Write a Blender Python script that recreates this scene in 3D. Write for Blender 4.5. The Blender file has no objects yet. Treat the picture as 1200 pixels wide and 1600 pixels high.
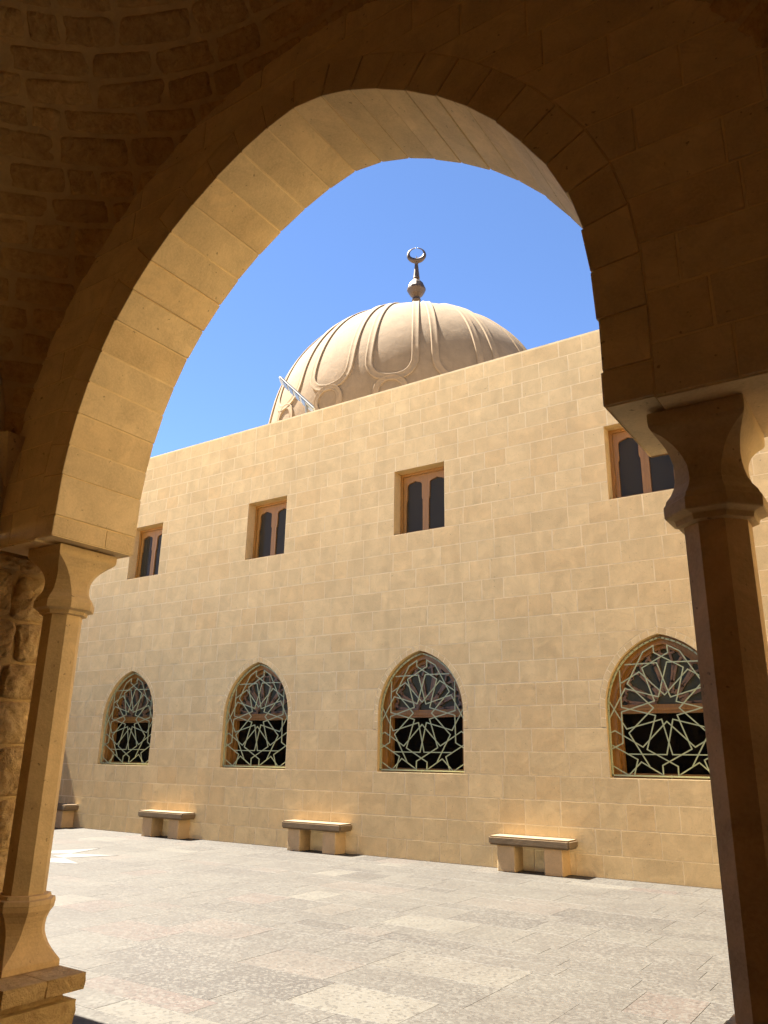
import bpy, bmesh, math, random
from mathutils import Vector, Matrix, noise
PI = math.pi; rad = math.radians
rnd = random.Random(7)
scene = bpy.context.scene
COL = scene.collection

# ------------------------------------------------------------------ camera
EYE = 1.6
F_PX, PITCH, ROLL, YAW = 1224.8, .3067, .0165, .5937
cam = bpy.data.cameras.new('camera'); camo = bpy.data.objects.new('camera', cam); COL.objects.link(camo)
cam.sensor_fit = 'VERTICAL'; cam.sensor_height = 36.0; cam.lens = 36.0*F_PX/1600
cam.clip_start = .05; cam.clip_end = 3000
fw = Vector((-math.sin(YAW)*math.cos(PITCH), math.cos(YAW)*math.cos(PITCH), math.sin(PITCH)))
rt = Vector((math.cos(YAW), math.sin(YAW), 0)); up = rt.cross(fw)
c_, s_ = math.cos(ROLL), math.sin(ROLL)
cx_ = rt*c_ + up*s_; cy_ = up*c_ - rt*s_
camo.matrix_world = Matrix(((cx_.x, cy_.x, -fw.x, 0), (cx_.y, cy_.y, -fw.y, 0), (cx_.z, cy_.z, -fw.z, EYE), (0, 0, 0, 1)))
scene.camera = camo

def project(p):
    q = Vector(p)-Vector((0, 0, EYE)); z = q.dot(fw)
    if z < .05: return None
    return (600+F_PX*q.dot(cx_)/z, 800-F_PX*q.dot(cy_)/z, z)

# ------------------------------------------------------------------ light
SUN_EL = rad(61)
S = Vector((-math.cos(SUN_EL), -.0235*math.sin(SUN_EL), math.sin(SUN_EL))).normalized()   # direction towards the sun
world = bpy.data.worlds.new('World'); scene.world = world; world.use_nodes = True
nt = world.node_tree; nt.nodes.clear()
sky = nt.nodes.new('ShaderNodeTexSky'); sky.sky_type = 'NISHITA'; sky.sun_disc = False
sky.sun_elevation = SUN_EL; sky.sun_rotation = math.atan2(S.x, S.y)
sky.altitude = 2000; sky.air_density = .66; sky.dust_density = 0; sky.ozone_density = 5.5
bg = nt.nodes.new('ShaderNodeBackground'); bg.inputs[1].default_value = .05
wo = nt.nodes.new('ShaderNodeOutputWorld')
nt.links.new(sky.outputs[0], bg.inputs[0]); nt.links.new(bg.outputs[0], wo.inputs[0])
sl = bpy.data.lights.new('sun', 'SUN'); sl.energy = 5.0; sl.angle = rad(.53); sl.color = (1, .93, .82)
so = bpy.data.objects.new('sun', sl); COL.objects.link(so)
so.rotation_euler = S.to_track_quat('Z', 'Y').to_euler(); so.location = (0, 0, 30)
scene.view_settings.view_transform = 'Standard'; scene.view_settings.look = 'None'
scene.view_settings.exposure = 2.90; scene.view_settings.gamma = 1
scene.render.engine = 'CYCLES'
cy = scene.cycles
cy.max_bounces = 14; cy.diffuse_bounces = 10; cy.glossy_bounces = 4; cy.transmission_bounces = 6
cy.use_denoising = True; cy.sample_clamp_indirect = 0; cy.caustics_reflective = False; cy.caustics_refractive = False

# ------------------------------------------------------------------ materials
def lin(h): return tuple(((v/255/12.92) if v/255 <= .04045 else ((v/255+.055)/1.055)**2.4) for v in h)

class NT:
    def __init__(s, name):
        s.m = bpy.data.materials.new(name); s.m.use_nodes = True
        s.t = s.m.node_tree; s.n = s.t.nodes; s.b = s.n['Principled BSDF']
    def add(s, typ, **kw):
        n = s.n.new(typ)
        for k, v in kw.items():
            if hasattr(n, k): setattr(n, k, v)
        return n
    def set(s, n, k, v):
        if hasattr(v, 'is_output') or isinstance(v, bpy.types.NodeSocket): s.t.links.new(v, n.inputs[k])
        else: n.inputs[k].default_value = v
    def noise(s, vec, scale, detail=4, rough=.55, dist=0):
        n = s.add('ShaderNodeTexNoise'); s.set(n, 'Vector', vec); s.set(n, 'Scale', scale); s.set(n, 'Detail', detail)
        s.set(n, 'Roughness', rough); s.set(n, 'Distortion', dist); return n.outputs['Fac']
    def ramp(s, fac, stops):
        n = s.add('ShaderNodeValToRGB'); s.set(n, 'Fac', fac); e = n.color_ramp.elements
        while len(e) > 1: e.remove(e[-1])
        e[0].position = stops[0][0]; e[0].color = (*stops[0][1], 1)
        for p, c in stops[1:]:
            q = e.new(p); q.color = (*c, 1)
        return n.outputs['Color']
    def mix(s, fac, a, b, mode='MIX'):
        n = s.add('ShaderNodeMix', data_type='RGBA', blend_type=mode); n.clamp_factor = True
        s.set(n, 0, fac)
        for i, v in ((6, a), (7, b)):
            if isinstance(v, tuple): v = (*v, 1) if len(v) == 3 else v
            s.set(n, i, v)
        return n.outputs[2]
    def math(s, op, a, b=0., c=None):
        n = s.add('ShaderNodeMath', operation=op); s.set(n, 0, a); s.set(n, 1, b)
        if c is not None: s.set(n, 2, c)
        return n.outputs[0]
    def mr(s, v, a, b, c, d):
        n = s.add('ShaderNodeMapRange'); s.set(n, 0, v); s.set(n, 1, a); s.set(n, 2, b); s.set(n, 3, c); s.set(n, 4, d); return n.outputs[0]
    def bump(s, h, strength, dist, prev=None):
        n = s.add('ShaderNodeBump'); s.set(n, 'Height', h); s.set(n, 'Strength', strength); s.set(n, 'Distance', dist)
        if prev is not None: s.set(n, 'Normal', prev)
        return n.outputs[0]
    def coords(s, amount=7.):
        tc = s.add('ShaderNodeTexCoord'); oi = s.add('ShaderNodeObjectInfo'); ge = s.add('ShaderNodeNewGeometry')
        r = s.math('ADD', oi.outputs['Random'], ge.outputs['Random Per Island']); r = s.math('FRACT', r)
        cmb = s.add('ShaderNodeCombineXYZ'); s.set(cmb, 0, s.math('MULTIPLY', r, amount)); s.set(cmb, 1, s.math('MULTIPLY', r, amount*.7)); s.set(cmb, 2, s.math('MULTIPLY', r, amount*1.3))
        va = s.add('ShaderNodeVectorMath', operation='ADD'); s.set(va, 0, tc.outputs['Object']); s.set(va, 1, cmb.outputs[0])
        return va.outputs[0], tc.outputs['Object'], r

def stone_material(name, base, var=.16, hue=None, pores=.5, bump=.25, rough=.9, mottle=.18, streak=0.):
    """cut sandstone: one colour per block, soft bedding veins, speckle, pits"""
    k = NT(name); v, wv, r = k.coords()
    dark = tuple(c*(1-var) for c in base); light = tuple(min(1, c*(1+var)) for c in base)
    hue = hue or (base[0]*1.03, base[1]*.93, base[2]*.85)
    n1 = k.add('ShaderNodeTexWhiteNoise', noise_dimensions='1D'); k.set(n1, 'W', r)
    col = k.mix(n1.outputs['Value'], dark, light)
    n2 = k.add('ShaderNodeTexWhiteNoise', noise_dimensions='1D'); k.set(n2, 'W', k.math('ADD', r, 3.7))
    col = k.mix(k.mr(n2.outputs['Value'], .55, 1, 0, .8), col, hue)
    big = k.noise(v, 3.2, 5, .6, .6)
    col = k.mix(k.mr(big, .3, .75, 0, 1), k.mix(1, col, (1-mottle,)*3, 'MULTIPLY'), k.mix(1, col, (1+mottle*.5,)*3, 'MULTIPLY'))
    vein = k.noise(v, 1.6, 7, .62, 2.2)
    vm = k.mr(k.math('ABSOLUTE', k.math('SUBTRACT', vein, .5)), 0, .035, .35, 0)
    col = k.mix(vm, col, tuple(c*.72 for c in base))
    fine = k.noise(v, 70, 3, .6)
    col = k.mix(k.mr(fine, .35, .7, 0, .30), col, tuple(min(1, c*1.25) for c in base))
    pit = k.noise(v, 26, 2, .5)
    pm = k.mr(pit, .70, .76, 0, pores)
    col = k.mix(pm, col, tuple(c*.4 for c in base))
    if streak:
        mp = k.add('ShaderNodeMapping'); k.set(mp, 'Vector', wv); mp.inputs['Scale'].default_value = (1.6, 1.6, .25)
        st = k.noise(mp.outputs[0], 2.4, 5, .6)
        col = k.mix(k.mr(st, .52, .75, 0, streak), col, tuple(c*.72 for c in base))
    k.set(k.b, 'Base Color', col); k.set(k.b, 'Roughness', rough); k.b.inputs['Specular IOR Level'].default_value = .25
    b1 = k.bump(big, bump, .02); b2 = k.bump(fine, bump*.9, .004, b1); b3 = k.bump(k.math('MULTIPLY', pit, -1), bump*.5, .006, b2)
    k.set(k.b, 'Normal', b3)
    return k.m

def rough_stone_material(name, base, low):
    k = NT(name); v, wv, r = k.coords()
    n1 = k.noise(v, 5, 8, .68, .8); n2 = k.noise(v, 22, 6, .7); n3 = k.noise(v, 90, 3, .6)
    wn = k.add('ShaderNodeTexWhiteNoise', noise_dimensions='1D'); k.set(wn, 'W', r)
    col = k.mix(k.mr(n1, .3, .7, 0, 1), low, base)
    col = k.mix(k.mr(n2, .35, .7, 0, .55), col, tuple(min(1, c*1.3) for c in base))
    col = k.mix(k.mr(wn.outputs['Value'], 0, 1, 0, .35), col, tuple(c*.8 for c in low))
    k.set(k.b, 'Base Color', col); k.set(k.b, 'Roughness', .95); k.b.inputs['Specular IOR Level'].default_value = .15
    b1 = k.bump(n1, .7, .05); b2 = k.bump(n2, .8, .02, b1); b3 = k.bump(n3, .5, .006, b2)
    k.set(k.b, 'Normal', b3); return k.m

def mortar_material(name, base, bump=.4, low=.82, scale=9):
    k = NT(name); tc = k.add('ShaderNodeTexCoord').outputs['Object']
    n1 = k.noise(tc, scale, 6, .6); n2 = k.noise(tc, 80, 3, .6)
    col = k.mix(k.mr(n1, .3, .7, 0, 1), tuple(c*low for c in base), base)
    k.set(k.b, 'Base Color', col); k.set(k.b, 'Roughness', .95); k.b.inputs['Specular IOR Level'].default_value = .2
    k.set(k.b, 'Normal', k.bump(n2, bump, .004, k.bump(n1, bump, .02))); return k.m

def wood_material(name, base):
    k = NT(name); tc = k.add('ShaderNodeTexCoord').outputs['Object']
    mp = k.add('ShaderNodeMapping'); k.set(mp, 'Vector', tc); mp.inputs['Scale'].default_value = (14, 14, 1.2)
    n = k.noise(mp.outputs[0], 3, 6, .6, 1.0)
    col = k.mix(n, tuple(c*.55 for c in base), tuple(c*1.35 for c in base))
    k.set(k.b, 'Base Color', col); k.set(k.b, 'Roughness', .42); k.set(k.b, 'Normal', k.bump(n, .15, .004)); return k.m

def plain_material(name, base, rough=.5, metal=0., bump=0.):
    k = NT(name); tc = k.add('ShaderNodeTexCoord').outputs['Object']; n = k.noise(tc, 12, 5, .6)
    k.set(k.b, 'Base Color', k.mix(n, tuple(c*.8 for c in base), tuple(min(1, c*1.15) for c in base)))
    k.set(k.b, 'Roughness', rough); k.set(k.b, 'Metallic', metal)
    if bump: k.set(k.b, 'Normal', k.bump(n, bump, .01))
    return k.m

def glass_material(name, tint, rough=.03, opacity=.75, spec=.6):
    k = NT(name); t = k.t; out = k.n['Material Output']
    k.b.inputs['Base Color'].default_value = (*tint, 1); k.b.inputs['Roughness'].default_value = rough
    k.b.inputs['Specular IOR Level'].default_value = spec
    tc = k.add('ShaderNodeTexCoord').outputs['Object']
    k.set(k.b, 'Normal', k.bump(k.noise(tc, 2.2, 2, .5), .015, .02))
    tr = k.add('ShaderNodeBsdfTransparent'); tr.inputs[0].default_value = (.55, .58, .52, 1)
    mx = k.add('ShaderNodeMixShader'); mx.inputs[0].default_value = opacity
    t.links.new(tr.outputs[0], mx.inputs[1]); t.links.new(k.b.outputs[0], mx.inputs[2]); t.links.new(mx.outputs[0], out.inputs[0]); return k.m

def terrazzo_material(name):
    k = NT(name); v, wv, r = k.coords(11)
    wn = k.add('ShaderNodeTexWhiteNoise', noise_dimensions='1D'); k.set(wn, 'W', r)
    tile = k.ramp(wn.outputs['Value'], [(0, (.027, .0225, .0185)), (.08, (.036, .031, .026)), (.30, (.047, .041, .0335)), (.60, (.044, .039, .032)),
                                        (.80, (.053, .047, .038)), (.90, (.052, .037, .030)), (.945, (.060, .053, .042)), (.985, (.070, .063, .050))])
    chip = k.add('ShaderNodeTexVoronoi'); k.set(chip, 'Vector', v); k.set(chip, 'Scale', 42)
    cv = k.add('ShaderNodeSeparateColor'); k.set(cv, 0, chip.outputs['Color'])
    col = k.mix(k.mr(cv.outputs[0], .62, .72, 0, .55), tile, (0.0820, 0.0760, 0.0644))
    col = k.mix(k.mr(cv.outputs[1], .78, .84, 0, .55), col, (0.0200, 0.0156, 0.0120))
    chip2 = k.add('ShaderNodeTexVoronoi'); k.set(chip2, 'Vector', v); k.set(chip2, 'Scale', 110)
    c2 = k.add('ShaderNodeSeparateColor'); k.set(c2, 0, chip2.outputs['Color'])
    col = k.mix(k.mr(c2.outputs[0], .5, .9, 0, .3), col, (0.0770, 0.0731, 0.0607))
    dirt = k.noise(wv, 1.1, 8, .65, .8)
    col = k.mix(k.mr(dirt, .42, .68, 0, .45), col, (0.0290, 0.0234, 0.0184))
    d2 = k.noise(wv, .35, 5, .6, .5)
    col = k.mix(k.mr(d2, .45, .65, 0, .3), col, (0.0620, 0.0566, 0.0451))
    k.set(k.b, 'Base Color', col); k.set(k.b, 'Roughness', .62); k.b.inputs['Specular IOR Level'].default_value = .3
    k.set(k.b, 'Normal', k.bump(dirt, .1, .01)); return k.m

M = {}
M['facade'] = stone_material('facade_stone', (.625, .468, .242), var=.07, hue=(.62, .435, .208), pores=.7, bump=.08, mottle=.20, streak=.55)
M['facade_joint'] = mortar_material('facade_mortar', (.86, .70, .42), .08, .72, 2.6)
M['arcade'] = stone_material('arcade_stone', (.68, .535, .32), var=.07, hue=(.66, .49, .265), pores=.8, bump=.4, mottle=.26)
M['arcade_joint'] = mortar_material('arcade_mortar', (.80, .63, .36))
M['column'] = stone_material('column_stone', (.58, .43, .235), var=.03, pores=.9, bump=.45, mottle=.28)
M['rough'] = rough_stone_material('rough_stone', (.62, .43, .20), (.34, .205, .08))
M['rough_light'] = rough_stone_material('rough_end_stone', (.66, .49, .25), (.36, .22, .09))
M['rough_joint'] = mortar_material('rough_mortar', (.56, .40, .20), .9)
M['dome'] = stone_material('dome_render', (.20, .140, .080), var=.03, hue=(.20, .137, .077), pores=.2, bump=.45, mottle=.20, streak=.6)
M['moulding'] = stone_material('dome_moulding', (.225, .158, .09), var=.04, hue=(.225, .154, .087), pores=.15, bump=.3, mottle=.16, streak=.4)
M['bench_leg'] = stone_material('bench_stone_lightened', (.58, .43, .24), var=.04, pores=.3, bump=.2)  # same stone as the seat, lightened to make up for weak bounce light
M['bench'] = stone_material('bench_stone_darkened', (.20, .148, .088), var=.04, pores=.3, bump=.25)  # same stone as the legs, darkened to hold down the sunlit top's glow
M['wood'] = wood_material('window_wood', (.32, .155, .032))
M['wood_light'] = wood_material('tracery_wood', (.26, .15, .075))
M['iron'] = plain_material('grille_paint', (.43, .48, .28), .5, .0)
M['glass'] = glass_material('window_glass', (.05, .042, .028), .06, .85, .12)  # brown tint paints in the reflected facade and the dark room
M['glass_pale'] = glass_material('tracery_glass', (.085, .088, .062), .35, .95, .08)
M['glass_dark'] = glass_material('lower_glass', (.003, .003, .003), .05, .85, .15)
M['bronze'] = plain_material('finial_metal', (.07, .046, .03), .5, .55, .2)
M['white_metal'] = plain_material('lamp_paint', (.22, .225, .22), .4)
M['lamp_dark'] = plain_material('lamp_panel', (.07, .07, .072), .25)
M['tile'] = terrazzo_material('terrazzo_tile')
M['tile_joint'] = mortar_material('tile_grout', (.040, .035, .029), .2)
M['white_tile'] = plain_material('white_marble', (.115, .111, .104), .45)
M['gallery_floor'] = mortar_material('gallery_floor_stone', (.44, .36, .26), .2)
M['dark_room'] = plain_material('room_plaster', (.10, .075, .05), .9)
M['roof'] = mortar_material('roof_screed', (.38, .32, .25), .3)

# ------------------------------------------------------------------ helpers
def mesh_object(name, verts, faces, mat, parent=None, smooth=False):
    me = bpy.data.meshes.new(name); me.from_pydata([tuple(v) for v in verts], [], faces); me.update()
    o = bpy.data.objects.new(name, me); COL.objects.link(o); me.materials.append(M[mat])
    if smooth: me.polygons.foreach_set('use_smooth', [True]*len(me.polygons))
    adopt(o, parent); return o

def adopt(o, parent):
    if parent is not None:
        o.parent = parent
        if parent.type == 'EMPTY': o.matrix_parent_inverse = Matrix.Translation(-parent.location)

def bm_object(name, bm, mat, parent=None, smooth=False, sharp=None):
    bmesh.ops.recalc_face_normals(bm, faces=bm.faces[:])
    me = bpy.data.meshes.new(name); bm.to_mesh(me); bm.free()
    o = bpy.data.objects.new(name, me); COL.objects.link(o); me.materials.append(M[mat])
    if smooth:
        me.polygons.foreach_set('use_smooth', [True]*len(me.polygons))
        if sharp: me.set_sharp_from_angle(angle=rad(sharp))
    adopt(o, parent); return o

def thing(name, label, cat, loc=(0, 0, 0), group=None):
    o = bpy.data.objects.new(name, None); COL.objects.link(o); o.location = loc
    o.empty_display_size = .2
    o['label'] = label; o['category'] = cat
    if group: o['group'] = group
    return o

def tag(o, label, cat, group=None):
    o['label'] = label; o['category'] = cat
    if group: o['group'] = group
    return o

def structure(o): o['kind'] = 'structure'; return o
def stuff(o): o['kind'] = 'stuff'; return o

def box(bm, x0, x1, y0, y1, z0, z1):
    v = [bm.verts.new(p) for p in ((x0, y0, z0), (x1, y0, z0), (x1, y1, z0), (x0, y1, z0), (x0, y0, z1), (x1, y0, z1), (x1, y1, z1), (x0, y1, z1))]
    for f in ((0, 3, 2, 1), (4, 5, 6, 7), (0, 1, 5, 4), (1, 2, 6, 5), (2, 3, 7, 6), (3, 0, 4, 7)): bm.faces.new([v[i] for i in f])
    return v

def bar(bm, a, b, w, h, n=Vector((0, -1, 0))):
    """square bar from a to b, w across in the plane, h along n"""
    a = Vector(a); b = Vector(b); d = (b-a).normalized(); s = d.cross(n).normalized()*w/2; t = n.normalized()*h/2
    vs = [bm.verts.new(p+q) for p in (a-d*w*.3, b+d*w*.3) for q in (-s-t, s-t, s+t, -s+t)]
    for f in ((0, 1, 2, 3), (7, 6, 5, 4), (0, 4, 5, 1), (1, 5, 6, 2), (2, 6, 7, 3), (3, 7, 4, 0)): bm.faces.new([vs[i] for i in f])

def offset_poly(poly, d):
    n = len(poly); out = []
    for i in range(n):
        p0, p1, p2 = poly[i-1], poly[i], poly[(i+1) % n]
        e1 = (p1[0]-p0[0], p1[1]-p0[1]); e2 = (p2[0]-p1[0], p2[1]-p1[1])
        l1 = math.hypot(*e1) or 1e-9; l2 = math.hypot(*e2) or 1e-9
        n1 = (-e1[1]/l1, e1[0]/l1); n2 = (-e2[1]/l2, e2[0]/l2)
        bx, by = n1[0]+n2[0], n1[1]+n2[1]; k = bx*n1[0]+by*n1[1]
        k = max(k, .5)
        out.append((p1[0]+bx*d/k, p1[1]+by*d/k))
    return out

def block_geo(poly, P, proud, ch, back=-.03):
    """prism with a chamfered face; poly (u, v) counter-clockwise seen from outside"""
    n = len(poly); ins = offset_poly(poly, ch)
    vs = [P(u, v, proud) for u, v in ins]+[P(u, v, proud-ch) for u, v in poly]+[P(u, v, back) for u, v in poly]
    fs = [tuple(range(n))]
    for i in range(n):
        j = (i+1) % n
        fs.append((n+i, n+j, j, i)); fs.append((2*n+i, 2*n+j, n+j, n+i))
    return vs, fs

FRONT = lambda Y0: (lambda u, v, d: (u, Y0-d, v))
BACK = lambda Y0: (lambda u, v, d: (-u, Y0+d, v))
EAST = lambda X0: (lambda u, v, d: (X0+d, u, v))
WEST = lambda X0: (lambda u, v, d: (X0-d, -u, v))

def ashlar(P, zl, u0, u1, openings, wmin, wmax, joint, proud, ch, rng, nz=4, pv=.5):
    """coursed blocks; openings: (zlo, zhi, L(z), R(z), centre). Returns block geometries and joint strips"""
    blocks = []; strips_v = []; strips_f = []
    for ci in range(len(zl)-1):
        z0, z1 = zl[ci], zl[ci+1]
        ops = sorted([o for o in openings if o[0] < z1-1e-4 and o[1] > z0+1e-4], key=lambda o: o[4])
        edges = [(lambda z: u0)]; 
        for o in ops: edges += [o[2], o[3]]
        edges.append(lambda z: u1)
        for k in range(0, len(edges), 2):
            A, B = edges[k], edges[k+1]
            ca = k > 0; cb = k+2 < len(edges)
            def side(fn, curved, za, zb):
                if not curved: return [(fn((za+zb)/2), za), (fn((za+zb)/2), zb)]
                m = nz if abs(fn(za)-fn(zb)) > 1e-3 else 1
                return [(fn(za+(zb-za)*i/m), za+(zb-za)*i/m) for i in range(m+1)]
            L = side(A, ca, z0, z1); R = side(B, cb, z0, z1)
            base = len(strips_v); poly = L[::-1]+R   # strip outline (left side downwards, right side upwards)
            strips_v += [P(u, v, 0) for u, v in poly]; strips_f.append(tuple(range(base, base+len(poly))))
            a_in = max(p[0] for p in L); b_in = min(p[0] for p in R); a_out = min(p[0] for p in L); b_out = max(p[0] for p in R)
            if b_out-a_out < .03: continue
            cuts = []; x = a_in+(rng.uniform(.12, wmax*.8) if not ca else rng.uniform(wmin*.3, wmax*.6))
            while x < b_in-wmin*.35:
                cuts.append(x); x += rng.uniform(wmin, wmax)
            if b_in-a_in < .1: cuts = []
            zz0, zz1 = z0+joint/2*rng.uniform(.6, 1.3), z1-joint/2*rng.uniform(.6, 1.3)
            L2 = side(A, ca, zz0, zz1); R2 = side(B, cb, zz0, zz1)
            xs = [None]+cuts+[None]
            for i in range(len(xs)-1):
                g = joint/2*rng.uniform(.6, 1.4)
                l = [(p[0]+g, p[1]) for p in L2] if xs[i] is None else [(xs[i]+g+rng.uniform(-.003, .003), zz0), (xs[i]+g+rng.uniform(-.003, .003), zz1)]
                r = [(p[0]-g, p[1]) for p in R2] if xs[i+1] is None else [(xs[i+1]-g, zz0), (xs[i+1]-g, zz1)]
                if max(q[0] for q in r)-min(p[0] for p in l) < .02: continue
                poly = l[::-1]+r
                # r goes upward, l reversed goes downward: counter-clockwise
                pd = proud*rng.uniform(1-pv, 1+pv)
                cxm = sum(p[0] for p in poly)/len(poly); czm = (z0+z1)/2
                blocks.append((block_geo(poly, P, pd, ch), P(cxm, czm, 0)))
    return blocks, (strips_v, strips_f)

def emit_blocks(blocks, name, mat, parent, limit=300, always_stuff=False):
    def key(b):
        q = project(b[1])
        if q is None: return 1e6
        inside = -40 < q[0] < 1240 and -40 < q[1] < 1640
        return q[2] if inside else 1e4+q[2]
    blocks = sorted(blocks, key=key)
    n = 0 if always_stuff else min(limit, sum(1 for b in blocks if key(b) < 1e4))
    for (vs, fs), c in blocks[:n]: mesh_object(name, vs, fs, mat, parent)
    V = []; Fc = []
    for (vs, fs), c in blocks[n:]:
        b = len(V); V += vs; Fc += [tuple(i+b for i in f) for f in fs]
    if V: stuff(mesh_object(name, V, Fc, mat, parent))
    return n

def join_geo(parts):
    V = []; Fc = []
    for vs, fs in parts:
        b = len(V); V += list(vs); Fc += [tuple(i+b for i in f) for f in fs]
    return V, Fc

def rough_patch(Pm, u0, u1, v0, v1, nu, nv, amp, seed, nfreq=9., edge=.0, clampf=None):
    """one rough-faced stone: grid over the joint rectangle, bulging towards the viewer, its rim sunk in the mortar"""
    vs = []; fs = []; cu = (u0+u1)/2; cv = (v0+v1)/2
    ju = [(seed*7.13) % 1, (seed*3.71) % 1, (seed*5.37) % 1, (seed*2.19) % 1]
    for j in range(nv+1):
        for i in range(nu+1):
            s = i/nu; t = j/nv
            sx = 2*s-1; sy = 2*t-1
            # pull corners in: rounded outline
            k = 1-.12*(abs(sx)**4)*(abs(sy)**4)-.0
            wob = (ju[0]-.5)*.10*sy*(u1-u0)+(ju[1]-.5)*.05*math.sin(3*sy+ju[2]*6)*(u1-u0)
            u = cu+(u1-u0)/2*sx*k+wob*abs(sx); v = cv+(v1-v0)/2*sy*k+(ju[3]-.5)*.16*sx*(v1-v0)*abs(sy)
            rim = min(1-abs(sx), 1-abs(sy)); prof = min(1, rim*2.6+(.0))
            nz = noise.noise(Vector((u*nfreq+seed*3.1, v*nfreq, seed*1.7)))+.5*noise.noise(Vector((u*nfreq*2.3, v*nfreq*2.3+seed, seed)))
            hf = abs(noise.noise(Vector((u*nfreq*3.1+7, v*nfreq*3.1, seed*2))))+.5*noise.noise(Vector((u*nfreq*6, v*nfreq*6, seed)))
            d = -edge+(amp*prof**.6)+(nz*.9+hf*.8)*amp*(prof > 0)
            if rim == 0: d = -edge-.01
            p = Pm(u, v, d)
            if clampf: p = clampf(p)
            vs.append(p)
    for j in range(nv):
        for i in range(nu):
            a = j*(nu+1)+i; fs.append((a, a+1, a+nu+2, a+nu+1))
    return vs, fs

# ================================================================== GROUND
WY = 12.3                      # face of the hall across the courtyard
AY0, AY1 = 3.0, 3.67            # arcade wall, inner and courtyard face
GX0, GX1 = -19.6, 4.2          # ends of the courtyard
structure(mesh_object('ground', [(-400, -400, -.06), (400, -400, -.06), (400, 400, -.06), (-400, 400, -.06)], [(0, 1, 2, 3)], 'roof'))
pav = mesh_object('pavement', [(GX0, -3, -.004), (GX1, -3, -.004), (GX1, WY+.3, -.004), (GX0, WY+.3, -.004)], [(0, 1, 2, 3)], 'tile_joint')
structure(pav)
rt_ = random.Random(21); tiles = []
TOP = lambda u, v, d: (u, v, d)
y = WY-.02; row = 0
while y > AY0-.9:
    h = .60 if rt_.random() < .45 else .30
    x = GX0-rt_.uniform(0, .8)
    while x < GX1:
        w = rt_.choice((.45, .6, .6, .9, .9, 1.2)); x1 = min(x+w, GX1); xa = max(x, GX0)
        if x1-xa > .05:
            g = .0014
            poly = [(xa+g, y-h+g), (x1-g, y-h+g), (x1-g, y-g), (xa+g, y-g)]
            tiles.append((block_geo(poly, TOP, rt_.uniform(-.0004, .0008), .0012, -.004), ((xa+x1)/2, y-h/2, 0)))
        x += w
    y -= h
emit_blocks(tiles, 'tile', 'tile', pav)
# gallery floor, in the shade behind the columns
structure(mesh_object('gallery_floor', [(-5.4, -2.6, .0), (GX1, -2.6, .0), (GX1, AY0-.9, .0), (-5.4, AY0-.9, .0)], [(0, 1, 2, 3)], 'gallery_floor'))
# white marble star let into the paving
scx, scy, r1, r0 = -12.75, 8.35, 1.55, .80
for k in range(8):
    a = k*PI/4; b = a+PI/8; c = a-PI/8
    tip = (scx+r1*math.cos(a), scy+r1*math.sin(a)); p1 = (scx+r0*math.cos(b), scy+r0*math.sin(b)); p2 = (scx+r0*math.cos(c), scy+r0*math.sin(c))
    m_ = (scx+r0*.62*math.cos(a), scy+r0*.62*math.sin(a))
    vs, fs = block_geo([p2, tip, p1, m_], TOP, .005, .001, .0)
    mesh_object('star_tile', vs, fs, 'white_tile', pav)

# ================================================================== HALL ACROSS THE COURTYARD
hall = thing('prayer_hall', 'long sandstone hall with two rows of windows facing the sunlit courtyard', 'building', (-7, WY, 0))
TOPZ = 8.97
zl = [0, .31, .675, 1.04, 1.403]+[1.403+(5.782-1.403)*i/12 for i in range(1, 13)]+[5.782+1.32*i/4 for i in range(1, 5)]+[7.102+(TOPZ-.03-7.102)*i/6 for i in range(1, 7)]
OFF = [-7.921, -3.938, 0, 4.263, 8.3]
UX0, UX1, UZ0, UZ1 = -8.068, -6.926, 5.782, 7.102
GXC, GH, GZ0, GSP, GZ1 = -7.475, .886, 1.403, 2.42, 3.52
def pointed(h, spring, apex):
    rise = apex-spring; R = (h*h+rise*rise)/(2*h)
    def half(z):
        if z <= spring: return h
        if z >= apex: return 0.
        return max(0., math.sqrt(max(0, R*R-(z-spring)**2))-(R-h))
    return half
RW = .085                      # width of the little arch stones
hw = pointed(GH, GSP, GZ1); hwo = pointed(GH+RW, GSP, GZ1+RW*1.25)
openings = []
for o in OFF:
    openings.append((UZ0, UZ1, (lambda z, o=o: UX0+o), (lambda z, o=o: UX1+o), UX0+o))
    def half_o(z): return hw(z) if z < 2.05 else hwo(z)
    openings.append((GZ0, GZ1+RW*1.25, (lambda z, o=o: GXC+o-half_o(z)), (lambda z, o=o: GXC+o+half_o(z)), GXC+o))
zl2 = sorted(set(zl+[2.05]))
# keep 2.05 as a course line of its own by snapping the nearest course to it
near = min(zl, key=lambda z: abs(z-2.05)); snap = near
def half_o2(z, snap=snap): return hw(z) if z < snap+.002 else hwo(z)
openings = []
for o in OFF:
    openings.append((UZ0, UZ1, (lambda z, o=o: UX0+o), (lambda z, o=o: UX1+o), UX0+o))
    openings.append((GZ0, GZ1+RW*1.25, (lambda z, o=o: GXC+o-half_o2(z)), (lambda z, o=o: GXC+o+half_o2(z)), GXC+o))
rh = random.Random(5)
blk, (sv, sf) = ashlar(FRONT(WY), zl, GX0, GX1, openings, .34, .72, .016, .0007, .0006, rh, 14, .15)
emit_blocks(blk, 'stone_block', 'facade', hall)
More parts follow.
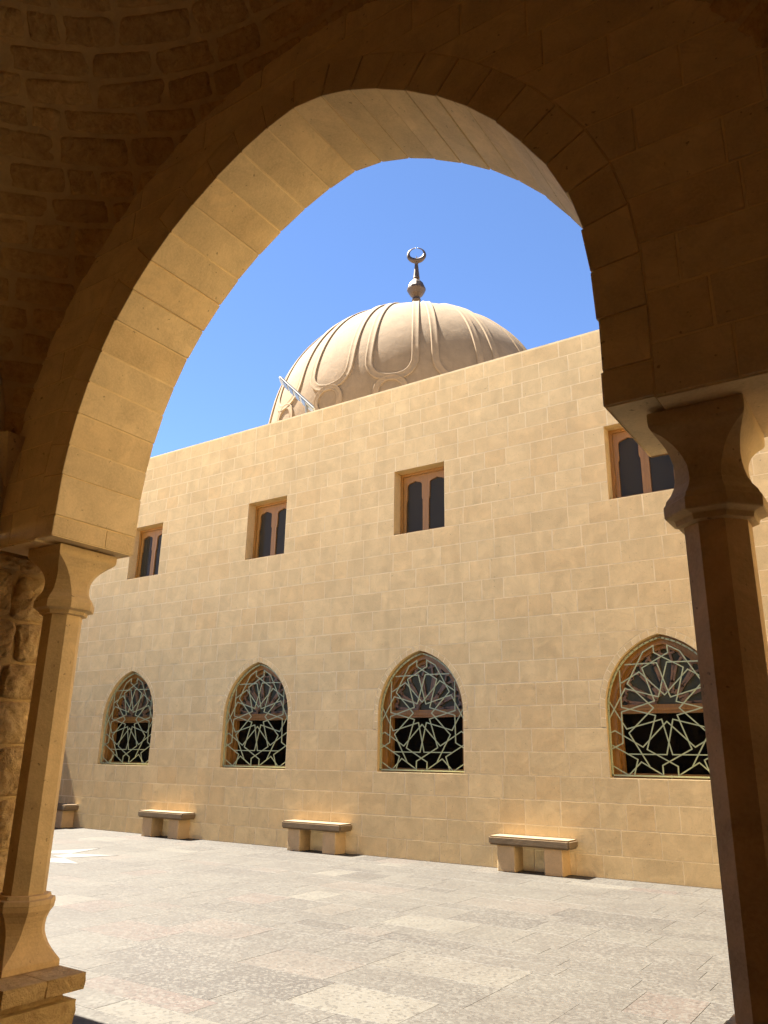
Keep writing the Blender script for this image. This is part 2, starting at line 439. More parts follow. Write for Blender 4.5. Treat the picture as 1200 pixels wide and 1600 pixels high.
# arch stones round the pointed windows
def arch_path(hf, o, z0, z1, n):
    pts = [(GXC+o-hf(z0+(z1-z0)*math.sin(PI/2*i/n)), z0+(z1-z0)*math.sin(PI/2*i/n)) for i in range(n+1)]
    return pts
mortar_parts = [(sv, sf)]
NV = 13
for o in OFF:
    zs = [snap+(1)*0 for _ in range(1)]
    inn = []; out = []
    # equal steps of arc length, walked on a fine path
    def resample(path, n):
        L = [0]
        for a, b in zip(path, path[1:]): L.append(L[-1]+math.dist(a, b))
        res = []
        for i in range(n+1):
            t = L[-1]*i/n; j = max(0, min(len(L)-2, next((q for q in range(len(L)-1) if L[q+1] >= t), len(L)-2)))
            f = (t-L[j])/(L[j+1]-L[j]) if L[j+1] > L[j] else 0
            res.append((path[j][0]+(path[j+1][0]-path[j][0])*f, path[j][1]+(path[j+1][1]-path[j][1])*f))
        return res
    inn = resample(arch_path(hw, o, snap, GZ1, 80), NV); out = resample(arch_path(hwo, o, snap, GZ1+RW*1.25, 80), NV)
    for sgn in (1, -1):
        f = lambda p: (GXC+o+(p[0]-GXC-o)*sgn, p[1])
        for i in range(NV):
            q = [f(out[i]), f(inn[i]), f(inn[i+1]), f(out[i+1])]
            if sgn < 0: q = q[::-1]
            cu = sum(p[0] for p in q)/4; cv = sum(p[1] for p in q)/4
            q2 = [(cu+(p[0]-cu)*.90, cv+(p[1]-cv)*.90) for p in q]
            mortar_parts.append(([FRONT(WY)(a, b, 0) for a, b in q], [(0, 1, 2, 3)]))
            if -16 < GXC+o < 0:
                vs, fs = block_geo(q2, FRONT(WY), .0009, .0006); mesh_object('arch_stone', vs, fs, 'facade', hall)
            else:
                mortar_parts.append(([FRONT(WY)(a, b, .004) for a, b in q2], [(0, 1, 2, 3)]))
for o in OFF: mortar_parts.append(([(GXC+o+a, WY+.003, z) for a, z in ((-.10, GZ1+.02), (.10, GZ1+.02), (.10, GZ1+.2), (-.10, GZ1+.2))], [(0, 1, 2, 3)]))
V, Fc = join_geo(mortar_parts); mesh_object('mortar', V, Fc, 'facade_joint', hall)
# reveals, building body, roof and coping
D_UP, D_LO = .235, .29
for o in OFF:
    rev = []
    xa, xb = UX0+o, UX1+o
    for q in (((xa, UZ0), (xa, UZ1)), ((xa, UZ1), (xb, UZ1)), ((xb, UZ1), (xb, UZ0)), ((xb, UZ0), (xa, UZ0))):
        (a, b), (c, d) = q; rev.append(([(a, WY, b), (c, WY, d), (c, WY+.5, d), (a, WY+.5, b)], [(0, 1, 2, 3)]))
    V, Fc = join_geo(rev); mesh_object('reveal', V, Fc, 'facade', hall); rev = []
    pth = [(GXC+o-GH, GZ0)]+[(GXC+o-hw(z), z) for z in [snap]]+arch_path(hw, o, GSP, GZ1, 12)
    full = pth+[(2*(GXC+o)-x, z) for x, z in pth[::-1]][1:]
    full.append(full[0])
    for a, b in zip(full, full[1:]):
        if math.dist(a, b) > 1e-5: rev.append(([(a[0], WY, a[1]), (b[0], WY, b[1]), (b[0], WY+.7, b[1]), (a[0], WY+.7, a[1])], [(0, 1, 2, 3)]))
    V, Fc = join_geo(rev); mesh_object('reveal', V, Fc, 'facade', hall)
bm = bmesh.new(); box(bm, GX0, GX1, WY+.002, WY+.6, TOPZ-.03, TOPZ); bm_object('coping', bm, 'facade_joint', hall)
bm = bmesh.new(); box(bm, GX0, GX1, WY+.55, 26, 8.35, 8.6); bm_object('roof', bm, 'roof', hall)
bm = bmesh.new(); box(bm, GX0, GX1, WY+.35, WY+.55, 8.3, TOPZ-.03); bm_object('parapet', bm, 'facade_joint', hall)
bm = bmesh.new(); box(bm, GX0, GX1, WY+3.0, WY+3.2, 0, 8.35); box(bm, GX0-.3, GX0, WY+.002, 26, 0, TOPZ); box(bm, GX1, GX1+.3, WY+.002, 26, 0, TOPZ); box(bm, GX0, GX1, 25.8, 26, 0, TOPZ)
box(bm, GX0, GX1, WY+.7, WY+3, 4.4, 4.6)
bm_object('inner_wall', bm, 'dark_room', hall)

# --- upper windows
def sash_plate(w, h, y, th, bm):
    """a casement with a lobed opening, local x 0..w, z 0..h"""
    L = [(w*.13, h*.05), (w*.13, h*.57), (w*.155, h*.585), (w*.17, h*.615), (w*.17, h*.84), (w*.21, h*.865), (w*.33, h*.885), (w*.43, h*.895), (w*.5, h*.91)]
    inner = L+[(w-x, z) for x, z in L[::-1][1:]]
    polys = []
    for i in range(4): polys.append([(0, L[i][1]), L[i], L[i+1], (0, L[i+1][1])])
    polys.append([(0, L[4][1]), L[4], L[5], (L[5][0], h), (0, h)])
    for i in range(5, 8): polys.append([(L[i][0], h), L[i], L[i+1], (L[i+1][0], h)])
    polys += [[(w-x, z) for x, z in q] for q in polys]
    polys.append([(0, 0), (w, 0), (w, L[0][1]), (w-L[0][0], L[0][1]), L[0], (0, L[0][1])])
    for q in polys:
        for dy in (y, y+th): bm.faces.new([bm.verts.new((x, dy, z)) for x, z in q])
    rim = inner+[inner[0]]
    for a, b in zip(rim, rim[1:]): bm.faces.new([bm.verts.new(p) for p in ((a[0], y, a[1]), (b[0], y, b[1]), (b[0], y+th, b[1]), (a[0], y+th, a[1]))])
W_, H_ = UX1-UX0, UZ1-UZ0
def upper_window(o):
    x0 = UX0+o; y0 = WY+D_UP; fw_ = .058
    bm = bmesh.new()
    box(bm, x0, x0+fw_, y0, y0+.12, UZ0, UZ1); box(bm, x0+W_-fw_, x0+W_, y0, y0+.12, UZ0, UZ1)
    box(bm, x0+fw_, x0+W_-fw_, y0+.001, y0+.119, UZ1-fw_, UZ1); box(bm, x0+fw_, x0+W_-fw_, y0+.001, y0+.119, UZ0, UZ0+.04)
    win = bm_object('window', bm, 'wood', hall)
    sw = (W_-2*fw_)/2
    for k in (0, 1):
        bm = bmesh.new(); sash_plate(sw-.004, H_-fw_-.04, y0+.03, .045, bm); bmesh.ops.remove_doubles(bm, verts=bm.verts[:], dist=.0005)
        bmesh.ops.translate(bm, verts=bm.verts[:], vec=(x0+fw_+k*sw+.002, 0, UZ0+.04))
        bm_object('sash', bm, 'wood', win)
        a, b = x0+fw_+k*sw+.04, x0+fw_+(k+1)*sw-.04; yy = y0+.06
        mesh_object('pane', [(a, yy, UZ0+.06), (b, yy+.004, UZ0+.06), (b, yy+.004, UZ1-fw_-.04), (a, yy, UZ1-fw_-.04)], [(0, 1, 2, 3)], 'glass', win)
for o in OFF: upper_window(o)

# --- pointed windows with star grille
ZA = lambda x, y: (590+x/8, 1005+y/8)
ZB = lambda x, y: (590+x/8, 1100+y/8)
GY = WY+.085
def unproject(px, py, Y):
    u = (px-600)/F_PX; v = -(py-800)/F_PX; d = fw+cx_*u+cy_*v; t = Y/d.y
    return (d.x*t, EYE+d.z*t)
TR = [  # centre lines of the grille bars, measured on one window
 [('A', 260, 405), ('A', 533, 387), ('A', 625, 745), ('A', 930, 632), ('A', 1100, 955)],
 [('A', 905, 370), ('A', 618, 380), ('A', 522, 742), ('A', 243, 655), ('A', 88, 965)],
 [('A', 515, 205), ('A', 515, 280), ('A', 755, 435), ('A', 670, 790), ('A', 975, 885), ('B', 985, 465), ('B', 1098, 540)],
 [('A', 632, 200), ('A', 635, 280), ('A', 402, 440), ('A', 484, 785), ('A', 195, 900), ('B', 185, 465), ('B', 80, 528)],
 [('A', 515, 205), ('A', 420, 275), ('A', 265, 605), ('A', 470, 858), ('B', 243, 360), ('B', 395, 705)],
 [('A', 632, 200), ('A', 735, 262), ('A', 905, 590), ('A', 690, 858), ('B', 918, 365), ('B', 760, 700)],
 [('A', 215, 595), ('A', 375, 480), ('A', 575, 722), ('A', 790, 455), ('A', 965, 575)],
 [('A', 207, 465), ('A', 197, 850), ('B', 482, 176), ('B', 385, 530), ('B', 635, 705), ('B', 633, 805)],
 [('A', 967, 460), ('A', 975, 825), ('B', 665, 172), ('B', 764, 525), ('B', 505, 695), ('B', 505, 800)],
 [('A', 95, 790), ('B', 225, 318), ('B', 530, 215), ('B', 597, 583), ('B', 930, 586)],
 [('A', 1080, 790), ('B', 937, 310), ('B', 625, 215), ('B', 548, 583), ('B', 228, 578)],
 [('B', 85, 355), ('B', 122, 335), ('B', 350, 505), ('B', 572, 238), ('B', 793, 505), ('B', 1048, 325), ('B', 1096, 358)],
 [('B', 80, 482), ('B', 297, 635), ('B', 256, 798)],
 [('B', 1098, 480), ('B', 860, 640), ('B', 908, 808)],
 [('B', 208, 800), ('B', 325, 660), ('B', 505, 798)],
 [('B', 633, 800), ('B', 815, 665), ('B', 942, 808)],
 [('B', 84, 705), ('B', 207, 798)], [('B', 962, 812), ('B', 1100, 715)],
 [('B', 570, 800), ('B', 570, 850)]]
xl_ = unproject(*ZB(80, 600), GY)[0]; xr_ = unproject(*ZB(1102, 600), GY)[0]
zb_ = unproject(*ZB(570, 803), GY)[1]; zt_ = unproject(*ZA(575, 125), GY)[1]
GL = []
for pl in TR:
    q = []
    for t, x, y in pl:
        X, Z = unproject(*(ZA if t == 'A' else ZB)(x, y), GY)
        q.append((-GH+.02+(X-xl_)/(xr_-xl_)*(2*GH-.04), GZ0+.045+(Z-zb_)/(zt_-zb_)*(GZ1-.055-GZ0-.045)))
    GL.append(q)
def pointed_window(o):
    xc = GXC+o
    # wooden outer frame following the arch
    def ring(bm, gap, width, y0, y1, zb):
        h0 = pointed(GH-gap, GSP, GZ1-gap*1.25); h1 = pointed(GH-gap-width, GSP, GZ1-(gap+width)*1.25)
        N = 14; pts = []
        for hf, ap in ((h0, GZ1-gap*1.25), (h1, GZ1-(gap+width)*1.25)):
            l = [(-hf(zb), zb), (-hf(GSP), GSP)]+[(-hf(GSP+(ap-GSP)*math.sin(PI/2*i/N)), GSP+(ap-GSP)*math.sin(PI/2*i/N)) for i in range(1, N+1)]
            pts.append(l+[(-x, z) for x, z in l[::-1][1:]])
        V = [[bm.verts.new((xc+x, yy, z)) for x, z in pts[k]] for yy in (y0, y1) for k in (0, 1)]
        for i in range(len(pts[0])-1):
            for a, b in ((0, 1), (2, 3), (0, 2), (1, 3)): bm.faces.new((V[a][i], V[a][i+1], V[b][i+1], V[b][i]))
        return pts
    bm = bmesh.new(); ring(bm, .0, .11, WY+D_LO-.12, WY+D_LO+.10, GZ0+.0)
    ring(bm, .112, .045, WY+D_LO-.03, WY+D_LO+.07, GZ0+.06)
    box(bm, xc-GH+.11, xc+GH-.11, WY+D_LO-.119, WY+D_LO+.099, GZ0+.001, GZ0+.07)
    win = bm_object('window', bm, 'wood', hall)
    bm = bmesh.new(); ht = hw(2.43)
    box(bm, xc-GH+.1, xc+GH-.1, WY+D_LO-.06, WY+D_LO+.08, 2.35, 2.48); box(bm, xc-GH+.1, xc+GH-.1, WY+D_LO-.09, WY+D_LO-.055, 2.395, 2.43)
    bm_object('transom', bm, 'wood', win)
    # upper fan tracery
    bm = bmesh.new(); yy = WY+D_LO+.02; zc = 2.47
    nr = Vector((0, -1, 0)); hin = pointed(GH-.12, GSP, GZ1-.15)
    def reach(a):
        r = .1
        while r < 1.2 and abs(r*math.cos(a)) < hin(zc+r*math.sin(a)) and zc+r*math.sin(a) < GZ1-.16: r += .01
        return r
    K = 7
    for k in range(K+1):
        a = PI*(k+.0)/K; a = max(.06, min(PI-.06, a)); da = PI/K*.26; R = reach(a); rr = (.20, .36, .62, R)
        P_ = lambda r, t: (xc+r*math.cos(t), yy, zc+r*math.sin(t))
        for s in (-1, 1):
            bar(bm, P_(rr[0], a+s*da*1.2), P_(rr[1], a+s*da*.25), .035, .03, nr); bar(bm, P_(rr[1], a+s*da*.25), P_(min(rr[2], R), a+s*da*.35), .038, .03, nr)
            if R > .64: bar(bm, P_(rr[2], a+s*da*.35), P_(R, a+s*da*1.3), .035, .03, nr)
    for k in range(K):
        a = PI*k/K; b = PI*(k+1)/K; a = max(.06, a); b = min(PI-.06, b); m = (a+b)/2
        bar(bm, (xc+.2*math.cos(a), yy, zc+.2*math.sin(a)), (xc+.24*math.cos(m), yy, zc+.24*math.sin(m)), .035, .028, nr)
        bar(bm, (xc+.24*math.cos(m), yy, zc+.24*math.sin(m)), (xc+.2*math.cos(b), yy, zc+.2*math.sin(b)), .035, .028, nr)
        R = reach(m)*.86
        for q in (a+.1*(b-a), b-.1*(b-a)):
            bar(bm, (xc+R*math.cos(m), yy, zc+R*math.sin(m)), (xc+reach(q)*.93*math.cos(q), yy, zc+reach(q)*.93*math.sin(q)), .03, .028, nr)
    bm_object('tracery', bm, 'wood_light', win)
    yg = WY+D_LO+.045
    def pane(z0, z1, mat):
        zs = [z0+(z1-z0)*i/14 for i in range(15)]; hp = pointed(GH-.05, GSP, GZ1-.06)
        v = [(xc-hp(z), yg, z) for z in zs]+[(xc+hp(z), yg, z) for z in zs[::-1]]
        mesh_object('pane', v, [tuple(range(len(v)))], mat, win)
    pane(2.42, GZ1-.08, 'glass_pale'); pane(GZ0+.03, 2.419, 'glass_dark')
    bm = bmesh.new()
    h0 = pointed(GH-.018, GSP-.03, GZ1-.05); N = 16
    l = [(-h0(GZ0), GZ0+.035), (-h0(GSP), GSP-.03)]+[(-h0(GSP-.03+(GZ1-.02-GSP)*math.sin(PI/2*i/N)), GSP-.03+(GZ1-.02-GSP)*math.sin(PI/2*i/N)) for i in range(1, N+1)]
    l[-1] = (0, l[-1][1])
    fr = l+[(-x, z) for x, z in l[::-1][1:]]; fr.append(fr[0])
    for a, b in zip(fr, fr[1:]): bar(bm, (xc+a[0], GY, a[1]), (xc+b[0], GY, b[1]), .024, .024, nr)
    nb = 0
    for pl in GL:
        for a, b in zip(pl, pl[1:]):
            nb += 1; yb = GY+.0012+.00037*nb
            bar(bm, (xc+max(-GH+.02, min(GH-.02, a[0])), yb, a[1]), (xc+max(-GH+.02, min(GH-.02, b[0])), yb, b[1]), .0165, .012, nr)
    bm_object('grille', bm, 'iron', win)
for o in OFF: pointed_window(o)

# ================================================================== BENCHES
def bench(x0, x1, label):
    t = thing('stone_bench', label, 'bench', ((x0+x1)/2, 12.1, 0), 'stone benches along the hall wall')
    y0, y1 = 11.92, WY-.012
    bm = bmesh.new(); box(bm, x0, x1, y0, y1, .375, .505)
    bmesh.ops.bevel(bm, geom=[e for e in bm.edges if not all(v.co.y > y1-.01 for v in e.verts)], offset=.024, segments=2, affect='EDGES')
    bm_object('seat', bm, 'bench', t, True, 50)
    for a in (x0+.13, x1-.13-.29):
        bm = bmesh.new(); box(bm, a, a+.29, y0+.045, y1-.002, 0, .376)
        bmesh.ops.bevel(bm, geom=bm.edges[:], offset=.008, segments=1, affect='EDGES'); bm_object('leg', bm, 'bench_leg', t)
bench(-5.98, -4.66, 'low stone bench at the wall below the gap between the two rightmost pointed windows')
bench(-10.23, -8.87, 'low stone bench at the wall between the two middle pointed windows')
bench(-14.24, -12.88, 'low stone bench at the wall between the two leftmost pointed windows')
bench(-18.15, -16.75, 'low stone bench half hidden behind the left column, farthest from the viewer')

# ================================================================== SIDE WALLS OF THE COURTYARD
def side_wall(name, label, Pm, u0, u1, body, H=9.0):
    t = thing(name, label, 'wall', (body[0], (body[2]+body[3])/2, 0))
    z = [i*H/25 for i in range(26)]
    b, (v, f) = ashlar(Pm, z, u0, u1, [], .4, .8, .013, .004, .0035, random.Random(3))
    V, Fc = join_geo([g for g, c in b]); stuff(mesh_object('stone_block', V, Fc, 'facade', t)); mesh_object('mortar', v, f, 'facade_joint', t)
    bm = bmesh.new(); box(bm, *body, 0, H); bm_object('wall_core', bm, 'facade', t); return t
side_wall('courtyard_wall', 'sandstone wall closing the right end of the courtyard', WEST(GX1), -WY, -AY1, (GX1+.01, GX1+.5, AY1, WY))
side_wall('courtyard_wall', 'sandstone wall closing the left end of the courtyard', EAST(GX0), AY1, WY, (GX0-.5, GX0-.01, AY1, WY), 5.4)

# ================================================================== DOME
DC = Vector((-11.69, 19.0, 10.51)); DR = 4.5
dome = thing('ribbed_dome', 'ribbed sandstone dome rising behind the roofline, a crescent finial on top', 'dome', (DC.x, DC.y, 8.6))
def sph(az, la, r): 
    a, l = rad(az), rad(la); return DC+Vector((math.sin(a)*math.cos(l), -math.cos(a)*math.cos(l), math.sin(l)))*r
vs = []; fs = []; NA, NL = 160, 60
for j in range(NL+1):
    la = -14+104*j/NL
    for i in range(NA):
        p = sph(360*i/NA, la, DR+.008*noise.noise(sph(360*i/NA, la, 1)*3)); vs.append(p)
for j in range(NL):
    for i in range(NA): fs.append((j*NA+i, j*NA+(i+1) % NA, (j+1)*NA+(i+1) % NA, (j+1)*NA+i))
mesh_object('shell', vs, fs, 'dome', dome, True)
bm = bmesh.new(); r0 = DR*math.cos(rad(14))+.05
bmesh.ops.create_cone(bm, cap_ends=True, segments=64, radius1=r0, radius2=r0, depth=1.0, matrix=Matrix.Translation((DC.x, DC.y, 9.0))); bm_object('drum', bm, 'dome', dome, True, 40)
def sweep(path, halfw, prof, closed, az0):
    """raised band on the sphere along (az, lat) path"""
    n = len(path); V = []; Fs = []; m = len(prof)
    for i in range(n):
        a = path[i-1] if (i > 0 or closed) else path[i]; b = path[(i+1) % n] if (i < n-1 or closed) else path[i]
        la = path[i][1]; c = math.cos(rad(la))
        tx, ty = (b[0]-a[0])*c, b[1]-a[1]; L = math.hypot(tx, ty) or 1; nx, ny = -ty/L, tx/L
        for s, h in prof:
            dd = math.degrees(halfw*s/DR)
            V.append(sph(az0+path[i][0]+nx*dd/max(c, .12), la+ny*dd, DR+h))
    for i in range(n if closed else n-1):
        for k in range(m-1):
            a = i*m+k; b = ((i+1) % n)*m+k; Fs.append((a, b, b+1, a+1))
    return V, Fs
PROF = [(-1.0, -.02), (-.97, .028), (-.80, .042), (-.50, .030), (.50, .030), (.80, .042), (.97, .028), (1.0, -.02)]
loop = [(-7.9, 79-2.2*i) for i in range(31)]+[(-7.7, 10.0), (-7.0, 8.0), (-5.9, 6.4), (-4.5, 5.3), (-3.0, 4.7), (-1.5, 4.4)]
loop = loop+[(0, 4.3)]+[(-a, l) for a, l in loop[::-1]]
circ = [(4.9*math.cos(2*PI*i/28), -.6+4.9*math.sin(2*PI*i/28)) for i in range(28)]
low = [(-11.25+0, -13+.0), (-11.2, -9), (-10.6, -5.5), (-9.0, -3.2), (-6.6, -2.2), (-4.7, -1.2)]
lv = sweep(loop, .10, PROF, False, 0); cv_ = sweep(circ, .085, PROF, True, 0)
base_loop = base_circ = None
for k in range(16):
    az = 1.0+22.5*k
    R_ = Matrix.Translation(DC) @ Matrix.Rotation(rad(az), 4, 'Z') @ Matrix.Translation(-DC)
    for nm, (v, f) in (('moulding', lv), ('ring_moulding', cv_)):
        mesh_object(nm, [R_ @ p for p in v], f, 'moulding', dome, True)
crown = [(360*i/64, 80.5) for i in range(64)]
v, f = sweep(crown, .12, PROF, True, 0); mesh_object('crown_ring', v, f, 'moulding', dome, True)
FS = 1.2
def lathe(profile, c, seg=24):
    V = []; Fs = []; profile = [(r*FS, z*FS) for r, z in profile]
    for r, z in profile:
        for i in range(seg): V.append((c.x+r*math.cos(2*PI*i/seg), c.y+r*math.sin(2*PI*i/seg), c.z+z))
    for j in range(len(profile)-1):
        for i in range(seg): Fs.append((j*seg+i, j*seg+(i+1) % seg, (j+1)*seg+(i+1) % seg, (j+1)*seg+i))
    return V, Fs
ap = DC+Vector((0, 0, DR))
FB = .98   # where the ball sits above the crown
v, f = lathe([(.30, -.03), (.28, .10), (.13, .16), (.09, .4), (.08, .72), (.12, .74), (.12, .78), (.05, .80)], ap); mesh_object('finial_base', v, f, 'bronze', dome, True)
v, f = lathe([(.06, .78), (.10, .80), (.10, .84), (.185, .93), (.255, 1.06), (.255, 1.12), (.20, 1.25), (.11, 1.36), (.07, 1.42), (.03, 1.43)], ap, 12); mesh_object('finial_ball', v, f, 'bronze', dome)
v, f = lathe([(.03, 1.40), (.095, 1.44), (.085, 1.5), (.045, 1.9), (.06, 1.94), (.03, 1.98)], ap, 12); mesh_object('finial_stem', v, f, 'bronze', dome)
# crescent: a ring thick at the bottom and thin at the top, slightly open, turned a little to the viewer
V = []; Fs = []; N = 40; mm = 8; cz = 2.20; tw = rad(28)
for i in range(N+1):
    t = rad(96)+(2*PI-rad(12))*i/N
    thick = .014+.075*(.5-.5*math.sin(t))**1.2; rc = .225-thick*.0
    cxr, czr = math.cos(t)*rc, math.sin(t)*rc+.0
    off = .035*(.5-.5*math.sin(t))
    for k in range(mm):
        q = 2*PI*k/mm; rr = thick*math.cos(q)*.9; dy = thick*.8*math.sin(q)
        x = (rc+rr)*math.cos(t); z = (rc+rr)*math.sin(t)+off
        V.append((ap.x+FS*(x*math.cos(tw)-dy*math.sin(tw)), ap.y+FS*(x*math.sin(tw)+dy*math.cos(tw)), ap.z+FS*(cz+z)))
for i in range(N):
    for k in range(mm): Fs.append((i*mm+k, i*mm+(k+1) % mm, (i+1)*mm+(k+1) % mm, (i+1)*mm+k))
Fs.append(tuple(range(mm))); Fs.append(tuple(range(N*mm, N*mm+mm)))
mesh_object('crescent', V, Fs, 'bronze', dome, True)
v, f = lathe([(.012, 2.02), (.018, 2.10), (.006, 2.17)], ap, 8); mesh_object('finial_spike', v, f, 'bronze', dome)

# ================================================================== ROOF LAMP
lamp = thing('solar_floodlight', 'white solar street lamp tilted up at the roof edge left of the dome', 'lamp', (-10.55, 12.56, 8.97))
A_ = Vector((-10.41, 12.56, 9.10)); B_ = Vector((-11.52, 12.56, 10.20))
d_ = (B_-A_).normalized(); nn = -(Vector((0, -1, 0))*.55+Vector((d_.z*-1, 0, d_.x))*.85).normalized(); side = d_.cross(nn).normalized()
def obox(bm, o, ax, ay, az_, lx, ly, lz):
    vs = [bm.verts.new(o+ax*(lx*i)+ay*(ly*j)+az_*(lz*k)) for k in (-.5, .5) for j in (-.5, .5) for i in (-.5, .5)]
    for f in ((0, 1, 3, 2), (4, 6, 7, 5), (0, 4, 5, 1), (2, 3, 7, 6), (0, 2, 6, 4), (1, 5, 7, 3)): bm.faces.new([vs[i] for i in f])
L_ = (B_-A_).length
bm = bmesh.new(); obox(bm, (A_+B_)/2, d_, side, nn, L_, .22, .05); bmesh.ops.bevel(bm, geom=bm.edges[:], offset=.015, segments=2, affect='EDGES'); bm_object('housing', bm, 'white_metal', lamp)
bm = bmesh.new(); obox(bm, (A_+B_)/2+nn*.030, d_, side, nn, L_*.92, .22, .012); bm_object('solar_panel', bm, 'lamp_dark', lamp)
for q in (.28, .46, .64, .80):
    bm = bmesh.new(); obox(bm, A_+d_*L_*q-nn*.029, d_, side, nn, L_*.11, .19, .010); bm_object('led_strip', bm, 'lamp_dark', lamp)
bm = bmesh.new(); pA = A_+d_*L_*.22-nn*.02; bar(bm, pA, Vector((pA.x+.02, 12.56, 8.965)), .045, .045, Vector((0, 1, 0)))
bar(bm, A_+d_*.02-nn*.02, Vector((A_.x+.03, 12.56, 8.97)), .04, .04, Vector((0, 1, 0)))
box(bm, -10.85, -10.30, 12.48, 12.64, 8.965, 8.985); bm_object('bracket', bm, 'white_metal', lamp)

# ================================================================== ARCADE
arc = thing('arcade', 'shaded arcade wall with a tall round arch framing the courtyard', 'arcade', (-2.8, 3.35, 3.02))
J = [(-4.74, 3.024), (-4.738, 3.168), (-4.725, 3.46), (-4.693, 3.675), (-4.642, 3.905), (-4.567, 4.130), (-4.470, 4.345), (-4.352, 4.560), (-4.206, 4.758), (-4.042, 4.936),
     (-3.860, 5.098), (-3.660, 5.243), (-3.450, 5.367), (-3.226, 5.472), (-2.998, 5.552), (-2.774, 5.600), (-2.545, 5.572), (-2.320, 5.495), (-2.118, 5.393), (-1.918, 5.268),
     (-1.720, 5.118), (-1.535, 4.945), (-1.365, 4.755), (-1.230, 4.560), (-1.105, 4.360), (-1.014, 4.150), (-.956, 3.929), (-.926, 3.690), (-.915, 3.441), (-.915, 3.190), (-.915, 3.024)]
cxa = -2.80
OUT = []
for i, (x, z) in enumerate(J):
    a = J[max(i-1, 0)]; b = J[min(i+1, len(J)-1)]; tx, tz = b[0]-a[0], b[1]-a[1]; L = math.hypot(tx, tz)
    w = .205+.03*math.sin(PI*i/(len(J)-1)); OUT.append((x-tz/L*w, z+tx/L*w))
OUT[0] = (J[0][0]-.205, 3.024); OUT[-1] = (J[-1][0]+.205, 3.024)
itop = max(range(len(OUT)), key=lambda i: OUT[i][1]); OTOP = OUT[itop][1]
def interp(pts, z):
    pts = sorted(pts, key=lambda p: p[1])
    if z <= pts[0][1]: return pts[0][0]
    for a, b in zip(pts, pts[1:]):
        if a[1] <= z <= b[1]: return a[0]+(b[0]-a[0])*(z-a[1])/(b[1]-a[1]+1e-9)
    return pts[-1][0]
LF = lambda z: interp(OUT[:itop+1], z)
RF = lambda z: interp(OUT[itop:], z)
ra = random.Random(11)
def voussoir(a0, a1, b0, b1, jit, parent, split=None, name='voussoir', mat='arcade'):
    q = [a0, b0, b1, a1]; cu = sum(p[0] for p in q)/4; cz_ = sum(p[1] for p in q)/4
    # shrink for the joint, push the inner face in or out a little
    e = .0048; poly = offset_poly([(p[0], p[1]) for p in (a0, a1, b1, b0)][::1], 0)
    def lerp(p, q_, t): return (p[0]+(q_[0]-p[0])*t, p[1]+(q_[1]-p[1])*t)
    L = math.dist(a0, a1); t = e/L
    i0, i1 = lerp(a0, a1, t), lerp(a1, a0, t); L2 = math.dist(b0, b1); t2 = e/L2; o0, o1 = lerp(b0, b1, t2), lerp(b1, b0, t2)
    dx, dz = (a0[0]+a1[0]-b0[0]-b1[0])/2, (a0[1]+a1[1]-b0[1]-b1[1])/2; l = math.hypot(dx, dz); dx, dz = dx/l*jit, dz/l*jit
    i0 = (i0[0]+dx, i0[1]+dz); i1 = (i1[0]+dx, i1[1]+dz)
    ya, yb = AY0-.005-ra.uniform(0, .006), AY1+.005
    rngs = [(ya, yb)] if split is None else [(ya, split-.003), (split+.003, yb)]
    for y0, y1 in rngs:
        bm = bmesh.new(); F_ = [bm.verts.new((p[0], y0, p[1])) for p in (i0, i1, o1, o0)]; B2 = [bm.verts.new((p[0], y1, p[1])) for p in (i0, i1, o1, o0)]
        bm.faces.new(F_); bm.faces.new(B2[::-1])
        for k in range(4): bm.faces.new((F_[k], F_[(k+1) % 4], B2[(k+1) % 4], B2[k]))
        bmesh.ops.bevel(bm, geom=bm.edges[:], offset=.0035, segments=1, affect='EDGES')
        bm_object(name, bm, mat, parent)
for s in (0,):
    n = len(J)-1
    for i in range(n):
        sh = lambda p: (p[0]+s, p[1])
        voussoir(sh(J[i]), sh(J[i+1]), sh(OUT[i]), sh(OUT[i+1]), ra.uniform(-.003, .008), arc, 3.42 if i == 0 else None)
    # mortar core of the ring, slightly recessed
    n = len(J); off = [(J[i][0]+(OUT[i][0]-J[i][0])*.012+s, J[i][1]+(OUT[i][1]-J[i][1])*.012) for i in range(n)]; V = []; Fs = []
    for i in range(n):
        ox, oz = OUT[i][0]+s, OUT[i][1]
        V += [(off[i][0], AY0+.002, off[i][1]), (off[i][0], AY1-.002, off[i][1]), (ox, AY1-.002, oz), (ox, AY0+.002, oz)]
    for i in range(n-1):
        for k in range(4): a = i*4+k; b = i*4+(k+1) % 4; Fs.append((a, b, b+4, a+4))
    mesh_object('mortar', V, Fs, 'arcade_joint', arc)
ops = [(3.02, OTOP, LF, RF, cxa)]
za = [3.02+.243*i for i in range(15)]
EX = 1.3                       # end wall of the gallery on the right
blk, (sv, sf) = ashlar(FRONT(AY0), za, -5.42, EX, ops, .42, .78, .010, .005, .004, ra, 5)
emit_blocks(blk, 'stone_block', 'arcade', arc, 300); mesh_object('mortar', sv, sf, 'arcade_joint', arc)
opsb = [(o[0], o[1], (lambda z, o=o: -o[3](z)), (lambda z, o=o: -o[2](z)), -o[4]) for o in ops]
blk, (sv, sf) = ashlar(BACK(AY1), [3.02+.365*i for i in range(10)], -GX1, 5.42, opsb, .42, .78, .010, .005, .004, ra, 5)
emit_blocks(blk, 'stone_block', 'arcade', arc, 0, True); mesh_object('mortar', sv, sf, 'arcade_joint', arc)
